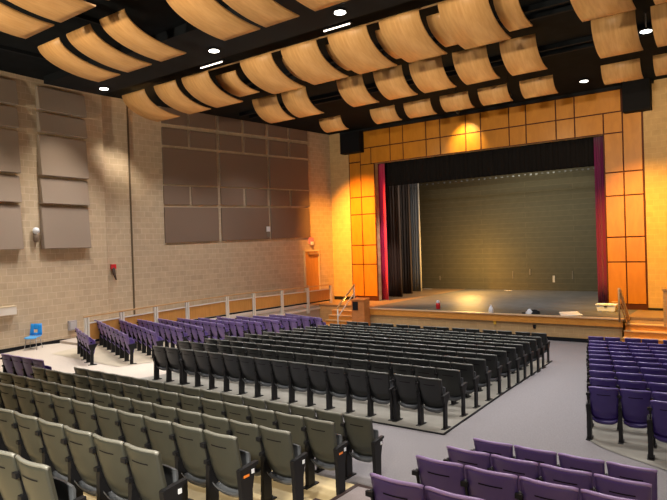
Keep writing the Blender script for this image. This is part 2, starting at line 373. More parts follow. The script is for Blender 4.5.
# ------------------------------------------------------------------ proscenium paneling
def proscenium():
    yb = YP-.05
    root = MB(); 
    z = lambda x, y: float(at_y(x, y, yb)[2]); xx = lambda x, y: float(at_y(x, y, yb)[0])
    ztop, zj, zo = z(480, 111.5), z(480, 131), z(480, 150.2)
    # averaged along the header so that the joints run level
    ztop = np.mean([z(435, 118.8), z(620, 89.7)]); zj = np.mean([z(359.7, 150.1), z(623, 109.5)]); zo = ZT
    xl0 = xx(351, 220); xl1 = xx(362.3, 220); xl2 = XL
    xr0 = XR; xr1 = xx(625.2, 220); xr2 = xx(644.8, 220)
    zbot = STAGE+.24
    root.box(xl0-.04, xl2+.03, yb+.01, YP-.001, STAGE, zo); root.box(xr0-.03, xr2+.04, yb+.01, YP-.001, STAGE, zo)
    root.box(xl0-.04, xr2+.04, yb+.01, YP-.001, zo, ztop)
    o = struct('trim_6', root, M_SEAM)
    fs = MB(); fs.box(xl0-.6, xr2+.5, yb-.06, YP-.002, ztop+.005, CEIL-.002); struct('trim_7', fs, M_BLACK)
    g = .03; cells = []
    v = [xx(x, 125) for x in (389.4, 402.4, 425.6, 439.8, 465.5, 480.6, 509, 526, 556, 574.7)]
    top = [xx(360.6, 140)]+v+[xx(621, 100)]
    for a, b_ in zip(top, top[1:]): cells.append((a, b_, zj, ztop))
    cells.append((xl0, xl1, zj-.75, ztop-.62)); 
    second = [xl1, xx(371, 158)]+v+[xr0, xr1]
    zs2 = zo
    for a, b_ in zip(second, second[1:]): cells.append((a, b_, zs2, zj))
    zl = [z(366, y) for y in (196.8, 214.2, 245.2, 264.3)]
    zl = [zj-.75 if False else zo]+zl+[zbot]
    for a, b_ in ((xl0, xl1), (xl1, xl2)):
        for t_, u in zip(zl, zl[1:]):
            if (a == xl0 and t_ == zo): cells.append((a, b_, u, zj-.77)); continue
            cells.append((a, b_, u, t_))
    zr = [z(624, y) for y in (171.6, 195.3, 237, 262)]
    zr = [zo]+zr+[zbot]
    for a, b_ in ((xr0, xr1), (xr1, xr2)):
        for t_, u in zip(zr, zr[1:]):
            if a == xr1 and t_ == zo: cells.append((a, b_, u, ztop-.05)); continue
            cells.append((a, b_, u, t_))
    for a, b_, z0, z1 in cells:
        if z1-z0 < .1 or b_-a < .1: continue
        m = MB(); m.box(a+g, b_-g, yb-.02, yb+.012, z0+g, z1-g)
        m.build('wood_panel', M_PANEL, o, bevel=.006)
proscenium()

# ------------------------------------------------------------------ curtains
def pleat(name, xa, xb, y, zb, zt, m, label, n, depth=.09, cat='curtain', gather=0):
    b = MB()
    def fn(u, v):
        w = math.sin(u*n*2*PI)*.5+.25*math.sin(u*n*4.7*PI+1)
        return (xa+(xb-xa)*u, y+depth*w, zb+(zt-zb)*v)
    b.shell(fn, lambda u, v: (0, .015, 0), n*8, 6)
    return tag(b.build(name, m), label, cat)
q = lambda x, y, Y: at_y(x, y, Y)
pleat('stage_curtain', q(375.5, 240, 30.2)[0], q(386.5, 240, 30.2)[0], 30.25, STAGE+.02, ZT+.1, M_REDV, 'bright red velvet curtain gathered at the left side of the stage opening', 5)
pleat('stage_curtain', q(595.5, 220, 30.2)[0], q(606.8, 220, 30.2)[0], 30.25, STAGE+.02, ZT+.1, M_MAROON, 'dark maroon curtain gathered at the right side of the stage opening', 5)
pleat('stage_valance', XL-.2, XR+.2, 30.6, float(np.mean([q(405, 184.5, 30.6)[2], q(594, 166, 30.6)[2]])), ZT+.3, M_BLACKV, 'black pleated valance hanging across the top of the stage opening', 46, cat='curtain')
pleat('leg_curtain', q(386, 240, 32)[0]-.2, q(399, 240, 32)[0], 32.2, STAGE+.02, 9.4, M_LEGV, 'black leg curtain hanging just behind the red curtain', 6, depth=.14)
pleat('leg_curtain', q(397, 240, 34.2)[0]-.2, q(410, 240, 34.2)[0], 34.3, STAGE+.02, 9.6, M_LEGV, 'brownish black leg curtain between the black leg and grey drape', 6, depth=.14)
pleat('grey_drape', q(409, 240, 36.2)[0]-.1, q(418.8, 240, 36.2)[0], 36.3, STAGE+.02, 9.6, M_GREYV, 'grey drape hanging beside the white pole upstage left', 5, depth=.12)
b = MB(); pa = q(420.3, 200, 36.6); pz = q(421.5, 291, 36.6)
b.tube([(pz[0], 36.6, STAGE), (pz[0], 36.6, 9.7)], .045); tag(b.build('white_pole', mat('pole_white', (.9, .85, .7), .4)), 'tall thin white pole standing at the edge of the grey drape', 'pole')
b = MB(); b.tube([(-20, 35.2, float(q(500, 176.5, 35.2)[2])+.16), (-5.5, 35.2, float(q(500, 176.5, 35.2)[2])+.16)], .03)
tr = tag(b.build('curtain_track', M_STEEL), 'row of pale curtain carriers on a track under the black valance', 'curtain track')
for i in range(34):
    u = 404+(594-404)*i/33; yy = 186.5+(168.2-186.5)*i/33
    pt = q(u, yy, 35.1); m = MB(); m.box(pt[0]-.05, pt[0]+.05, 35.08, 35.12, pt[2]-.05+.03*(i % 3 == 0), pt[2]+.03)
    m.build('carrier', mat('carrier_grey', (.11, .11, .105), .5), tr)
# scuffs, switch plate and taped marks on the back wall and floor
for px, py, w, h, lab in ((440, 278, .10, .30, 'small pale plate low on the left of the dark stage back wall'), (553.8, 279, .14, .42, 'white vertical plate low on the right of the dark stage back wall'),
                          (513, 275, .05, .5, 'faint tall scuff low in the middle of the dark back wall'), (530, 272, .07, .4, 'faint short scuff right of the middle of the dark back wall'),
                          (572.5, 275, .05, .5, 'thin pale conduit cover near the right maroon curtain')):
    pt = q(px, py, 38.88); m = MB(); m.box(pt[0]-w/2, pt[0]+w/2, 38.86, 38.895, pt[2]-h/2, pt[2]+h/2)
    tag(m.build('wall_plate', (mat('plate_white', (.42, .38, .30), .6) if 'white' in lab else mat('scuff', (.14, .12, .085), .7))), lab, 'wall plate')
for px, py, w, lab in ((508, 290.4, .5, 'white tape strip on the floor along the stage back wall, centre'), (428, 288.8, .6, 'white tape strip on the floor near the white pole')):
    pt = at_z(px, py, STAGE+.005); m = MB(); m.box(pt[0]-w/2, pt[0]+w/2, min(pt[1], 38.7)-.04, min(pt[1], 38.7)+.12, STAGE, STAGE+.006)
    tag(m.build('floor_tape', M_PAPER), lab, 'tape')

# ------------------------------------------------------------------ objects on the stage
pt = at_z(438.2, 309, STAGE); r = thing('jug', 'red jug with a white cap standing near the stage edge', 'jug', (pt[0], max(pt[1], LIP+.3), STAGE))
MB().lathe([(.10, 0), (.105, .02), (.105, .24), (.08, .30)], n=16).build('bottle_body', M_RED, r); MB().lathe([(.085, .30), (.09, .31), (.085, .40), (.05, .43)], n=16).build('cap', M_WHITEP, r)
pt = at_z(488, 313.5, STAGE); r = thing('bottle', 'white tapered bottle standing at the middle of the stage edge', 'bottle', (pt[0], max(pt[1], LIP+.25), STAGE))
MB().lathe([(.10, 0), (.11, .02), (.11, .16), (.07, .26), (.035, .30)], n=16).build('bottle_body', M_WHITEP, r); MB().lathe([(.04, .30), (.04, .36)], n=12).build('cap', M_WHITEP, r)
pt = at_z(532, 313.6, STAGE); r = thing('cable_bag', 'black bag with white paper spilling out, lying on the stage edge', 'bag', (pt[0], max(pt[1], LIP+.35), STAGE))
def lump(w, d, h, seed):
    b = MB(); rnd = random.Random(seed)
    N = 14; off = [[rnd.uniform(.8, 1.15) for _ in range(N)] for _ in range(6)]
    def fn(u, v):
        a = 2*PI*u; k = math.cos(v*PI/2); o_ = off[min(5, int(v*5))][int(u*N) % N]
        return (w*k*math.cos(a)*o_, d*k*math.sin(a)*o_, h*math.sin(v*PI/2)*o_)
    b.grid(fn, N, 6); return b
o = lump(.26, .16, .17, 3).build('bag_body', M_BLACK, r); o.location = (.12, 0, 0)
o = lump(.17, .13, .2, 5).build('crumpled_paper', M_WHITEP, r); o.location = (-.08, -.06, 0)
MB().box(-.42, -.1, -.12, .0, 0, .04).build('flap', M_BLACK, r)
b = MB(); P = [at_z(x, y, STAGE+.004) for x, y in ((559, 312), (561, 316), (583, 315.2), (577, 311.4))]
b.hexa([(p[0], p[1], STAGE) for p in P]+[(p[0], p[1], STAGE+.01) for p in P]); tag(b.build('paper_sheet', M_PAPER), 'large white paper sheet lying flat on the stage', 'paper')
pt = at_z(606, 311.6, STAGE); r = thing('storage_bin', 'white plastic bin with a lid at the right end of the stage', 'bin', (pt[0], pt[1], STAGE), 0)
MB().hexa([(-.36, 0, .0), (.36, 0, 0), (.36, .4, 0), (-.36, .4, 0), (-.4, -.03, .27), (.4, -.03, .27), (.4, .43, .27), (-.4, .43, .27)]).build('bin_body', M_WHITEP, r, bevel=.02)
MB().box(-.43, .43, -.06, .46, .27, .33).build('lid', M_WHITEP, r, bevel=.015)
MB().box(-.06, .06, -.05, -.03, .20, .25).build('latch', M_BLACK, r)
pt = at_z(616.5, 309, STAGE); r = thing('wooden_stool', 'small wooden block stool beside the white bin', 'stool', (pt[0], pt[1]-.1, STAGE))
MB().box(-.16, .16, -.12, .12, .3, .36).build('seat', M_RAILWOOD, r); 
for sx in (-1, 1): MB().box(sx*.12-.03, sx*.12+.03, -.1, .1, 0, .3).build('leg', M_RAILWOOD, r)
# podium against the apron, left
pa, pb = at_y(351.2, 300, 25.55), at_y(363.8, 300, 25.55)
zt = float(pa[2]); zb = zf(-17, 25.6)
r = thing('lectern', 'reddish wooden lectern box with a black speaker grille at the left stage edge', 'lectern', ((pa[0]+pb[0])/2, 25.8, zb))
hw = (pb[0]-pa[0])/2; hh = zt-zb
MB().box(-hw, hw, -.25, .28, 0, hh).build('body', M_PODIUM, r, bevel=.01)
MB().hexa([(-hw-.03, -.28, hh-.02), (hw+.03, -.28, hh-.02), (hw+.03, .3, hh+.05), (-hw-.03, .3, hh+.05), (-hw-.03, -.28, hh+.02), (hw+.03, -.28, hh+.02), (hw+.03, .3, hh+.09), (-hw-.03, .3, hh+.09)]).build('top', M_PODIUM, r)
MB().box(-hw*.78, hw*.05, -.275, -.25, hh-.52, hh-.08).build('speaker_grille', M_BLACK, r)
MB().box(-hw-.03, hw+.03, -.28, .3, 0, .1).build('plinth', M_PODIUM, r)

# floor boxes on the apron face
for px, py, m_, lab in ((495, 322.5, M_YELLOW, 'small yellow outlet plate on the stage apron'), (534.5, 326.5, M_BLACK, 'small black outlet on the stage apron, right of the yellow one')):
    pt = at_y(px, py, LIP+.04); b = MB(); b.box(-.06, .06, -.02, .02, -.08, .08); b.tube([(0, -.02, 0), (0, -.05, 0)], .035)
    o = b.build('apron_outlet', m_); o.location = (pt[0], LIP+.03, pt[2]); tag(o, lab, 'outlet')

# ------------------------------------------------------------------ stage stairs and rails
def stairs(name, xa, xb, ytop, label, n=5, tread=.32):
    r = thing(name, label, 'stairs', ((xa+xb)/2, ytop, zf((xa+xb)/2, ytop)-.1)); h = (STAGE-(zf((xa+xb)/2, ytop)-.1))/n
    w = (xb-xa)/2
    for k in range(n-1):
        ztop = h*(n-1-k); y_ = -tread*(k+1)
        MB().box(-w, w, y_, 0 if k == 0 else y_+tread, 0, ztop-.035).build('riser', M_OAK, r)
        MB().box(-w-.01, w+.01, y_-.03, y_+tread, ztop-.035, ztop).build('tread', mat('tread_wood', (.74, .48, .22), .45), r)
    return r
stairs('stage_stairs', -19.8, -17.78, LIP+.72, 'orange wooden steps rising to the left end of the stage')
stairs('stage_stairs', -4.93, -2.6, LIP+.72, 'orange wooden steps rising to the right end of the stage')
def rail(label, X, top, bot, newel, name='handrail', m=M_RAILWOOD, th=.07, pm=None):
    pm = pm or M_WHITE
    pT, pB = at_x(*top, X), at_x(*bot, X)
    r = thing(name, label, 'handrail', (X, pB[1], zf(X, pB[1])))
    o = Vector((X, pB[1], zf(X, pB[1])))
    L = lambda p: Vector(p)-o
    MB().bar(L(pT), L(pB), th, th*1.1).build('rail', m, r, bevel=.01)
    zn = max(zf(X, pB[1])-.02, -1.2)
    MB().tube([L((X, pB[1]+.05, zn)), L((X, pB[1]+.05, pB[2]))], .035).build('post', pm, r)
    MB().tube([L((X, pT[1]-.05, STAGE)), L((X, pT[1]-.05, pT[2]))], .035).build('post', pm, r)
    d = Vector(pT)-Vector(pB)
    a = Vector(pB)+Vector((0, .05, -.45)); b_ = Vector(pT)+Vector((0, -.05, -.45))
    MB().bar(L(a), L(b_), .04, .04).build('lower_rail', pm, r)
rail('wooden handrail with white posts on the steps left of the stage', -18.15, (354.4, 284.5), (337, 308.5), None)
rail('wooden handrail on the left edge of the right stage steps', -4.86, (619, 289), (630.3, 323.5), None, th=.1, pm=M_RAILWOOD)
pt = at_y(665.5, 290, 26.6)
b = MB(); b.box(-.09, .12, -.05, .05, STAGE-.3-pt[2], 0); b.box(-.12, .15, -.08, .08, 0, .06)
o = b.build('newel_post', M_RAILWOOD); o.location = (pt[0], pt[1], pt[2]); tag(o, 'brown wooden newel post at the far right edge of the right stage steps', 'post')

# ------------------------------------------------------------------ left walkway with balustrade, door
WX = -20.95
def wz(Y): return float(np.interp(Y, [12, 14, 18, 24, 30], [.10, .14, .16, .14, .18]))
b = MB()
ys = list(np.linspace(12.55, YP-.02, 18))
for ya, yb in zip(ys, ys[1:]):
    b.hexa([(w2pt(max(ya, 14.9))-.0, ya, -1.4), (WX, ya, -1.4), (WX, yb, -1.4), (w2pt(max(yb, 14.9)), yb, -1.4),
            (w2pt(max(ya, 14.9)), ya, wz(ya)), (WX, ya, wz(ya)), (WX, yb, wz(yb)), (w2pt(max(yb, 14.9)), yb, wz(yb))])
struct('floor_walkway', b, M_CARPET_W)
r = thing('balustrade', 'white balustrade with wood infill panels and a wooden top rail along the left walkway', 'balustrade', (WX, 12.55, 0))
toppx = [(84, 317.2), (120, 311.5), (179.7, 302.4), (240, 293.9), (290, 289), (330.6, 284.6)]
TT = [at_x(x, y, WX+.06) for x, y in toppx]
ty = [float(p[1]) for p in TT]; tz = [float(p[2]) for p in TT]
rt = lambda Y: float(np.interp(Y, ty, tz))
o0 = Vector((WX, 12.55, 0))
b = MB()
for a, c_ in zip(TT, TT[1:]): b.bar(Vector(a)-o0, Vector(c_)-o0, .09, .05)
b.build('top_rail', M_RAILWOOD, r)
postx = [86, 121.5, 155.5, 187, 227, 253.7, 282, 308, 331]
py_ = [float(at_x(x, 300, WX+.06)[1]) for x in postx]
for Y in py_:
    b = MB(); b.box(.0, .1, Y-12.55-.09, Y-12.55-.02, wz(Y)-.35, rt(Y)-.03); b.box(.0, .1, Y-12.55+.02, Y-12.55+.09, wz(Y)-.35, rt(Y)-.03); b.build('post', M_WHITE, r)
for a, c_ in zip(py_, py_[1:]):
    y0_, y1_ = a+.11-12.55, c_-.11-12.55; ym = (a+c_)/2
    za = wz(ym)+.12 if ym < 16.5 else max(wz(ym)+.12, rt(ym)-.84)
    t0, t1 = rt(a)-.27, rt(c_)-.27
    MB().hexa([(.03, y0_, za), (.06, y0_, za), (.06, y1_, za), (.03, y1_, za), (.03, y0_, t0), (.06, y0_, t0), (.06, y1_, t1), (.03, y1_, t1)]).build('infill_panel', M_DOOR, r)
    MB().box(.02, .08, y0_, y1_, za-.09, za-.02).build('shadow_line', M_BLACK, r)  # black bar painting the shadow line beneath the infill panel
    b = MB(); b.hexa([(.02, y0_, t0), (.08, y0_, t0), (.08, y1_, t1), (.02, y1_, t1), (.02, y0_, t0+.045), (.08, y0_, t0+.045), (.08, y1_, t1+.045), (.02, y1_, t1+.045)]); b.build('upper_rail', M_WHITE, r)
MB().box(.0, .07, 0, ys[-1]-12.6-1.4, -.06, .04).build('kick_curb', M_WHITE, r)

def w2local(Y, off=0): 
    return (w2pt(Y)+off*math.cos(A2), Y-off*math.sin(A2))
RZ2 = PI/2-A2     # local X along the wall (towards the stage), local -Y into the room
RZ1 = PI/2-A1
def px_w2(x, y): return on_plane(x, y, (W2P[0], W2P[1], 0), (1, -math.tan(A2), 0))
def px_w1(x, y): return on_plane(x, y, (W1P[0], W1P[1], 0), (1, -math.tan(A1), 0))
# door
pa, pb = px_w2(303.5, 250), px_w2(318.9, 250); zd = wz(27.7); ht = float(pa[2])-zd; wd = math.hypot(pb[0]-pa[0], pb[1]-pa[1])
r = bpy.data.objects.new('door_1', None); COL.objects.link(r); r.location = (pa[0], pa[1], zd); r.rotation_euler = (0, 0, RZ2); r['kind'] = 'structure'
b = MB(); b.box(0, .1, -.06, .0, 0, ht); b.box(wd-.1, wd, -.06, .0, 0, ht); b.box(0, wd, -.06, 0, ht-.1, ht); b.build('door_frame', M_CREAM, r)
MB().box(.1, wd-.1, -.03, -.005, 0, ht-.1).build('door_leaf', M_DOOR, r)
MB().box(.35, wd-.12, -.1, -.03, ht-.28, ht-.18).build('door_closer', M_METAL, r)
MB().box(.16, .26, -.09, -.03, 1.0, 1.06).build('door_handle', M_METAL, r)
# exit strobe, fire strobe etc.
def on_wall(px, py, which, name, label, cat, parts):
    p_ = px_w2(px, py) if which == 2 else px_w1(px, py)
    r = thing(name, label, cat, (p_[0], p_[1], p_[2]), RZ2 if which == 2 else RZ1)
    for nm, mb, m_ in parts: mb.build(nm, m_, r)
    return r
on_wall(310.8, 241.5, 2, 'alarm_strobe', 'red and white fire alarm strobe above the wooden side door', 'alarm', [('housing', MB().box(-.16, .16, -.09, 0, -.12, .22), M_REDSIGN), ('lens', MB().box(-.11, .11, -.13, -.09, -.20, .0), M_WHITEP)])
on_wall(267.3, 232, 2, 'wall_light', 'small white wall light between the lower taupe panels', 'wall light', [('housing', MB().box(-.12, .12, -.12, 0, .02, .3), M_WHITEP), ('bracket', MB().box(-.10, .10, -.1, 0, -.3, -.0), mat('bracket_grey', (.2, .18, .16), .5))])
on_wall(34, 235, 1, 'wall_sconce', 'round white wall fixture with a dark base between panel columns', 'wall light', [('globe', MB().lathe([(.03, .02), (.11, .08), (.13, .16), (.11, .24), (.03, .29)], (0, -.15, 0)), M_WHITEP), ('base', MB().lathe([(.05, -.28), (.10, -.24), (.11, -.05), (.07, .02)], (0, -.13, 0)), mat('sconce_base', (.20, .15, .11), .5)), ('arm', MB().box(-.04, .04, -.14, 0, -.1, .1), mat('sconce_base', (.2, .15, .11)))])
def fire_hook():
    p_ = px_w1(116.8, 272); r = thing('extinguisher_hook', 'dark extinguisher with a red top hanging on the pilaster', 'extinguisher', (w2pt(p_[1])+.20, p_[1]-.1, p_[2]), RZ2)
    MB().box(-.11, .11, -.12, 0, .14, .34).build('cabinet', M_RED, r)
    o = MB().tube([(-.02, -.08, .2), (.02, -.09, -.1), (.10, -.09, -.34)], [.07, .06, .035], 10).build('hose', mat('hose_dark', (.07, .05, .04), .6), r)
fire_hook()
on_wall(71.5, 325.5, 1, 'outlet_box', 'grey metal outlet box low on the left wall', 'outlet', [('box', MB().box(-.17, .17, -.12, 0, -.18, .2), mat('outlet_grey', (.38, .36, .38), .5)), ('cover', MB().box(-.13, .13, -.135, -.12, -.14, .16), mat('outlet_cover', (.46, .45, .47), .4))])
on_wall(4.5, 311.5, 1, 'wall_shelf_unit', 'cream wall mounted device at the left edge of the photo', 'wall unit', [('body', MB().box(-.75, .33, -.22, 0, -.13, .15), M_WHITE), ('trim', MB().box(-.76, .34, -.23, 0, .15, .19), M_CREAM)])

# acoustic panels on the far left wall (grid)
cols = [(163, 217), (220, 267.3), (269.3, 308)]
subs = [[(163, 188.6), (191, 217)], [(220, 242.4), (245, 266.4)], [(269.3, 288.4), (290.3, 308)]]
zrow = dict(a=(6.08, 6.86), b=(5.07, 5.90), c=(3.22, 4.95), d=(2.25, 3.14), e=(.43, 2.13))
place = {'a': 'top row', 'b': 'second row', 'c': 'tall third row', 'd': 'short fourth row', 'e': 'tall bottom row'}
ords = ['first', 'second', 'third', 'fourth', 'fifth', 'sixth', 'seventh', 'eighth', 'ninth', 'tenth', 'eleventh', 'twelfth', 'thirteenth', 'fourteenth', 'fifteenth', 'sixteenth', 'seventeenth', 'eighteenth', 'nineteenth']
TILT = .018
for rw, (za, zb) in zrow.items():
    cells = cols if rw in 'ce' else [s for S_ in subs for s in S_]
    for i, (xa, xb) in enumerate(cells):
        A_ = px_w2(xa, 187.5); B_ = px_w2(xb, 187.5)
        dz0 = (A_[1]-22.5)*TILT; dz1 = (B_[1]-22.5)*TILT
        L = math.hypot(B_[0]-A_[0], B_[1]-A_[1]); z_ = H+za
        o = MB(); top0 = min(zb-za+dz0, CEIL-z_-.01); top1 = min(zb-za+dz1, CEIL-z_-.01)
        o.hexa([(0, -.07, dz0), (L, -.07, dz1), (L, 0, dz1), (0, 0, dz0), (0, -.07, top0), (L, -.07, top1), (L, 0, top1), (0, 0, top0)])
        ob = o.build('acoustic_panel', M_TAUPE, bevel=.015); ob.location = (A_[0], A_[1], z_); ob.rotation_euler = (0, 0, RZ2)
        tag(ob, f'taupe fabric wall panel, {place[rw]} of the far left grid, {ords[i]} from left', 'acoustic panel', 'fabric panels on the far left wall')
# wedge panels on the near left wall, two columns
zc = [(5.60, 6.50), (4.74, 5.50), (3.06, 4.63), (1.97, 2.96), (.22, 1.87)]
nm = ['topmost', 'second from the top', 'third from the top', 'fourth from the top', 'lowest']
for ci, (ya, yb, lab) in enumerate(((8.7, 11.10, 'at the left edge'), (11.92, 13.98, 'beside the pilaster'))):
    for k, (za, zb) in enumerate(zc):
        d = 1/math.cos(A1); L = (yb-ya)*d; hgt = zb-za; dp = .26
        o = MB(); o.hexa([(0, -dp, 0), (L, -dp, 0), (L, 0, 0), (0, 0, 0), (0, -.13, hgt), (L, -.13, hgt), (L, 0, hgt), (0, 0, hgt)])
        ob = o.build('wedge_panel', M_TAUPE2, bevel=.015); ob.location = (w1pt(ya), ya, H+za); ob.rotation_euler = (0, 0, RZ1)
        tag(ob, f'grey taupe wedge panel, {nm[k]} in the column {lab}', 'acoustic panel', 'wedge panels on the near left wall')
# loudspeakers on the proscenium corners
def speaker(xa, xb, yt, yb, label):
    Y = YP-.55; a, b_ = at_y(xa, (yt+yb)/2, Y), at_y(xb, (yt+yb)/2, Y); zt_, zb_ = at_y((xa+xb)/2, yt, Y)[2], at_y((xa+xb)/2, yb, Y)[2]
    r = thing('loudspeaker', label, 'loudspeaker', ((a[0]+b_[0])/2, Y, zb_)); hw = (b_[0]-a[0])/2; h = zt_-zb_
    MB().box(-hw, hw, 0, .5, 0, h).build('cabinet', mat('speaker_black', (.006, .006, .007), .8, .15), r, bevel=.02)
    MB().box(-hw+.05, hw-.05, -.02, 0, .06, h-.06).build('grille', mat('grille', (.008, .008, .010), .9, .1), r)
    for s in (-1, 1): MB().box(s*hw*.7-.03, s*hw*.7+.03, .2, .26, h, h+.03).build('bracket', M_STEEL, r)
    return r
speaker(339.8, 359.3, 132.5, 153, 'black loudspeaker at the top left corner of the stage wall')
speaker(622, 650, 78.5, 110.5, 'black loudspeaker at the top right corner of the stage wall')

# ------------------------------------------------------------------ ceiling clouds
ROWS = {1: (23.2, 6.12, 23.85, 5.58), 2: (19.1, 6.43, 20.3, 5.6), 3: (14.85, 6.42, 16.6, 5.62), 4: (9.4, 6.25, 11.4, 5.6), 5: (5.9, 6.25, 7.9, 5.6)}
PAN = {1: [(-17.7, -16.4), (-14.75, -13.45), (-13.0, -11.7), (-11.25, -9.97), (-9.55, -8.33), (-7.83, -6.56), (-4.87, -3.6), (-3.2, -2.4)],
       2: [(-18.2, -16.8), (-16.52, -15.2), (-13.65, -12.45), (-11.95, -10.73), (-10.43, -9.15), (-8.74, -7.52), (-7.07, -5.9), (-4.25, -3.05), (-2.66, -1.4)],
       3: [(-21.5, -20.0), (-19.4, -18.1), (-17.75, -16.3), (-14.68, -13.23), (-12.8, -11.35), (-10.9, -9.48), (-9.05, -7.75), (-7.17, -5.8), (-3.9, -2.63), (-2.2, -.9)],
       4: [(-17.75, -16.55), (-16.15, -14.95), (-14.5, -13.38), (-11.8, -10.5), (-10.3, -9.2), (-8.7, -7.6), (-6.9, -5.7)],
       5: [(-15.5, -14.1), (-13.8, -12.3), (-11.8, -10.5), (-9.9, -8.6)]}
HI = {3: [(-16.8, -15.75), (-13.5, -13.0), (-11.6, -11.1), (-9.7, -9.2), (-7.95, -7.4), (-5.95, -5.3)]}
rown = {1: 'the row nearest the stage', 2: 'the second row from the stage', 3: 'the third row from the stage', 4: 'the fourth row from the stage', 5: 'the row nearest the camera'}
def cloud(xa, xb, yn, zn, yf_, zb, label):
    b = MB(); D = yf_-yn; Hh = zn-zb
    def fn(u, v):
        a = (1-v)*PI*.5*.95   # near edge steep, far edge level
        y = yn+D*(1-math.sin(a)/math.sin(PI*.475))
        z = zb+Hh*(1-math.cos(a))/(1-math.cos(PI*.475))
        return (xa+(xb-xa)*u-xa, y-yn, z-zb)
    b.shell(fn, lambda u, v: (0, .012, .035), 2, 16, 0)
    o = b.build('ceiling_cloud', M_MAPLE); o.location = (xa, yn, H+zb)
    tag(o, label, 'ceiling panel', 'curved wooden ceiling panels')
for k, L in PAN.items():
    for i, (xa, xb) in enumerate(L): cloud(xa, xb, *ROWS[k], label=f'curved maple ceiling panel in {rown[k]}, {ords[i]} from the left')
for i, (xa, xb) in enumerate(HI[3]):
    cloud(xa, xb, 15.7, 6.50, 16.95, 5.95, f'higher recessed maple panel behind the third ceiling row from the stage, {ords[i]} from left')
# hanging pipe and tubes behind the third row
b = MB(); b.tube([(-17.3, 15.05, H+6.52), (-3, 15.05, H+6.52)], .03)
tag(b.build('lighting_pipe', M_RAILWOOD), 'long thin lighting pipe behind the third row of ceiling panels', 'pipe')
for xa, xb, lab in ((-16.4, -15.3, 'glowing fluorescent tube above the left of the third panel row'), (-10.85, -9.9, 'glowing fluorescent tube above the centre of the third panel row')):
    r = thing('fluorescent_tube', lab, 'light', (xa, 14.62, H+6.50))
    MB().tube([(0, 0, 0), (xb-xa, 0, 0)], .022, 10).build('tube', M_TUBE, r)
    MB().box(-.05, xb-xa+.05, .02, .10, .03, .09).build('housing', M_STEEL, r)
    for f in (.15, .85): MB().tube([((xb-xa)*f, .06, .05), ((xb-xa)*f, .06, CEIL-H-6.50)], .012, 6).build('hanger', M_STEEL, r)
# downlights
DL = [((104, 88.5), 'downlight in the black ceiling next to the left wall pilaster'), ((214, 50.5), 'downlight in the black beam left of centre'), ((340, 12), 'downlight in the black beam at the top centre'),
      ((584, 81), 'downlight in the ceiling gap of the row nearest the stage'), ((646, 31), 'pendant downlight at the top right between ceiling panels')]
dlpos = []
for (x, y), lab in DL:
    pend = 'pendant' in lab; zz = CEIL-.5 if pend else (CEIL-.29 if ('beam' in lab or 'pilaster' in lab) else CEIL-.02)
    p_ = at_z(x, y, zz-.04); r = thing('downlight', lab, 'light', (p_[0], p_[1], zz), 0, 'ceiling downlights'); dlpos.append(p_)
    MB().lathe([(.18, -.05), (.19, -.02), (.19, 0), (.15, .02)], n=20).build('trim_ring', M_STEEL, r)
    MB().lathe([(.16, -.065), (.16, -.052)], n=20).build('lens', M_LAMP, r)
    if pend: MB().tube([(0, 0, 0), (0, 0, .5)], .02).build('stem', M_WHITEP, r)
for (x, y), lab in (((35, 79), 'black ceiling vent above the near left wall'), ((545/6.06+90, 35), 'black ceiling vent')):
    if y == 35: continue
    p_ = at_z(x*2 if False else 70.5, 78.5, CEIL-.02); r = thing('ceiling_vent', lab, 'vent', (p_[0], p_[1], CEIL))
    MB().box(-.35, .35, -.25, .25, -.05, 0).build('frame', mat('vent_grey', (.06, .06, .065), .6), r)
    for i in range(5): MB().box(-.3, .3, -.2+.09*i, -.16+.09*i, -.065, -.05).build('slat', M_STEEL, r)
# small spot fixtures on the front clouds
for i, (x, y, lab) in enumerate(((394, 115.5, 'left'), (456.5, 109.5, 'middle'), (508.5, 92, 'right'))):
    p_ = at_y(x, y, 24.0)
    r = thing('spotlight', f'small black spotlight under the ceiling panel row nearest the stage, {lab}', 'light', (p_[0], 24.0, p_[2]), 0)
    MB().tube([(0, 0, .0), (0, .18, -.12)], [.06, .075], 12).build('can', M_STEEL, r)
    MB().tube([(0, 0, .05), (0, 0, CEIL-p_[2])], .012, 6).build('stem', M_STEEL, r)

# ------------------------------------------------------------------ blue chair
pt = at_z(33.5, 349.5, .02)
r = thing('school_chair', 'blue plastic school chair with a handle hole and metal legs, by the left wall', 'chair', (pt[0], pt[1], zf(pt[0], pt[1])), math.radians(38))
b = MB()
def bk(u, v):
    x = (u-.5)*.46*(1-.12*v); return (x, .20+.07*v-.05*(1-(2*u-1)**2)*.6+.02, .50+.42*v)
# back with a hand hole: four strips round the opening
def strip(u0, u1, v0, v1): b.shell(lambda u, v: bk(u0+(u1-u0)*u, v0+(v1-v0)*v), lambda u, v: (0, .02, 0), 4, 4)
strip(0, .34, 0, 1); strip(.66, 1, 0, 1); strip(.34, .66, 0, .22); strip(.34, .66, .5, 1)
b.build('backrest', M_BLUE, r)
b = MB(); b.shell(lambda u, v: ((u-.5)*.44, -.24+.46*v, .455-.02*math.sin(u*PI)+.03*(v > .9)-.03*(v < .08)), lambda u, v: (0, 0, .02), 8, 10); b.build('seat', mat('blue_light', (.10, .42, .85), .35, .5), r)
for sx in (-1, 1):
    for sy in (-1, 1): MB().tube([(sx*.17, sy*.15, .45), (sx*.23, sy*.24, 0)], .014, 8).build('leg', M_METAL, r)

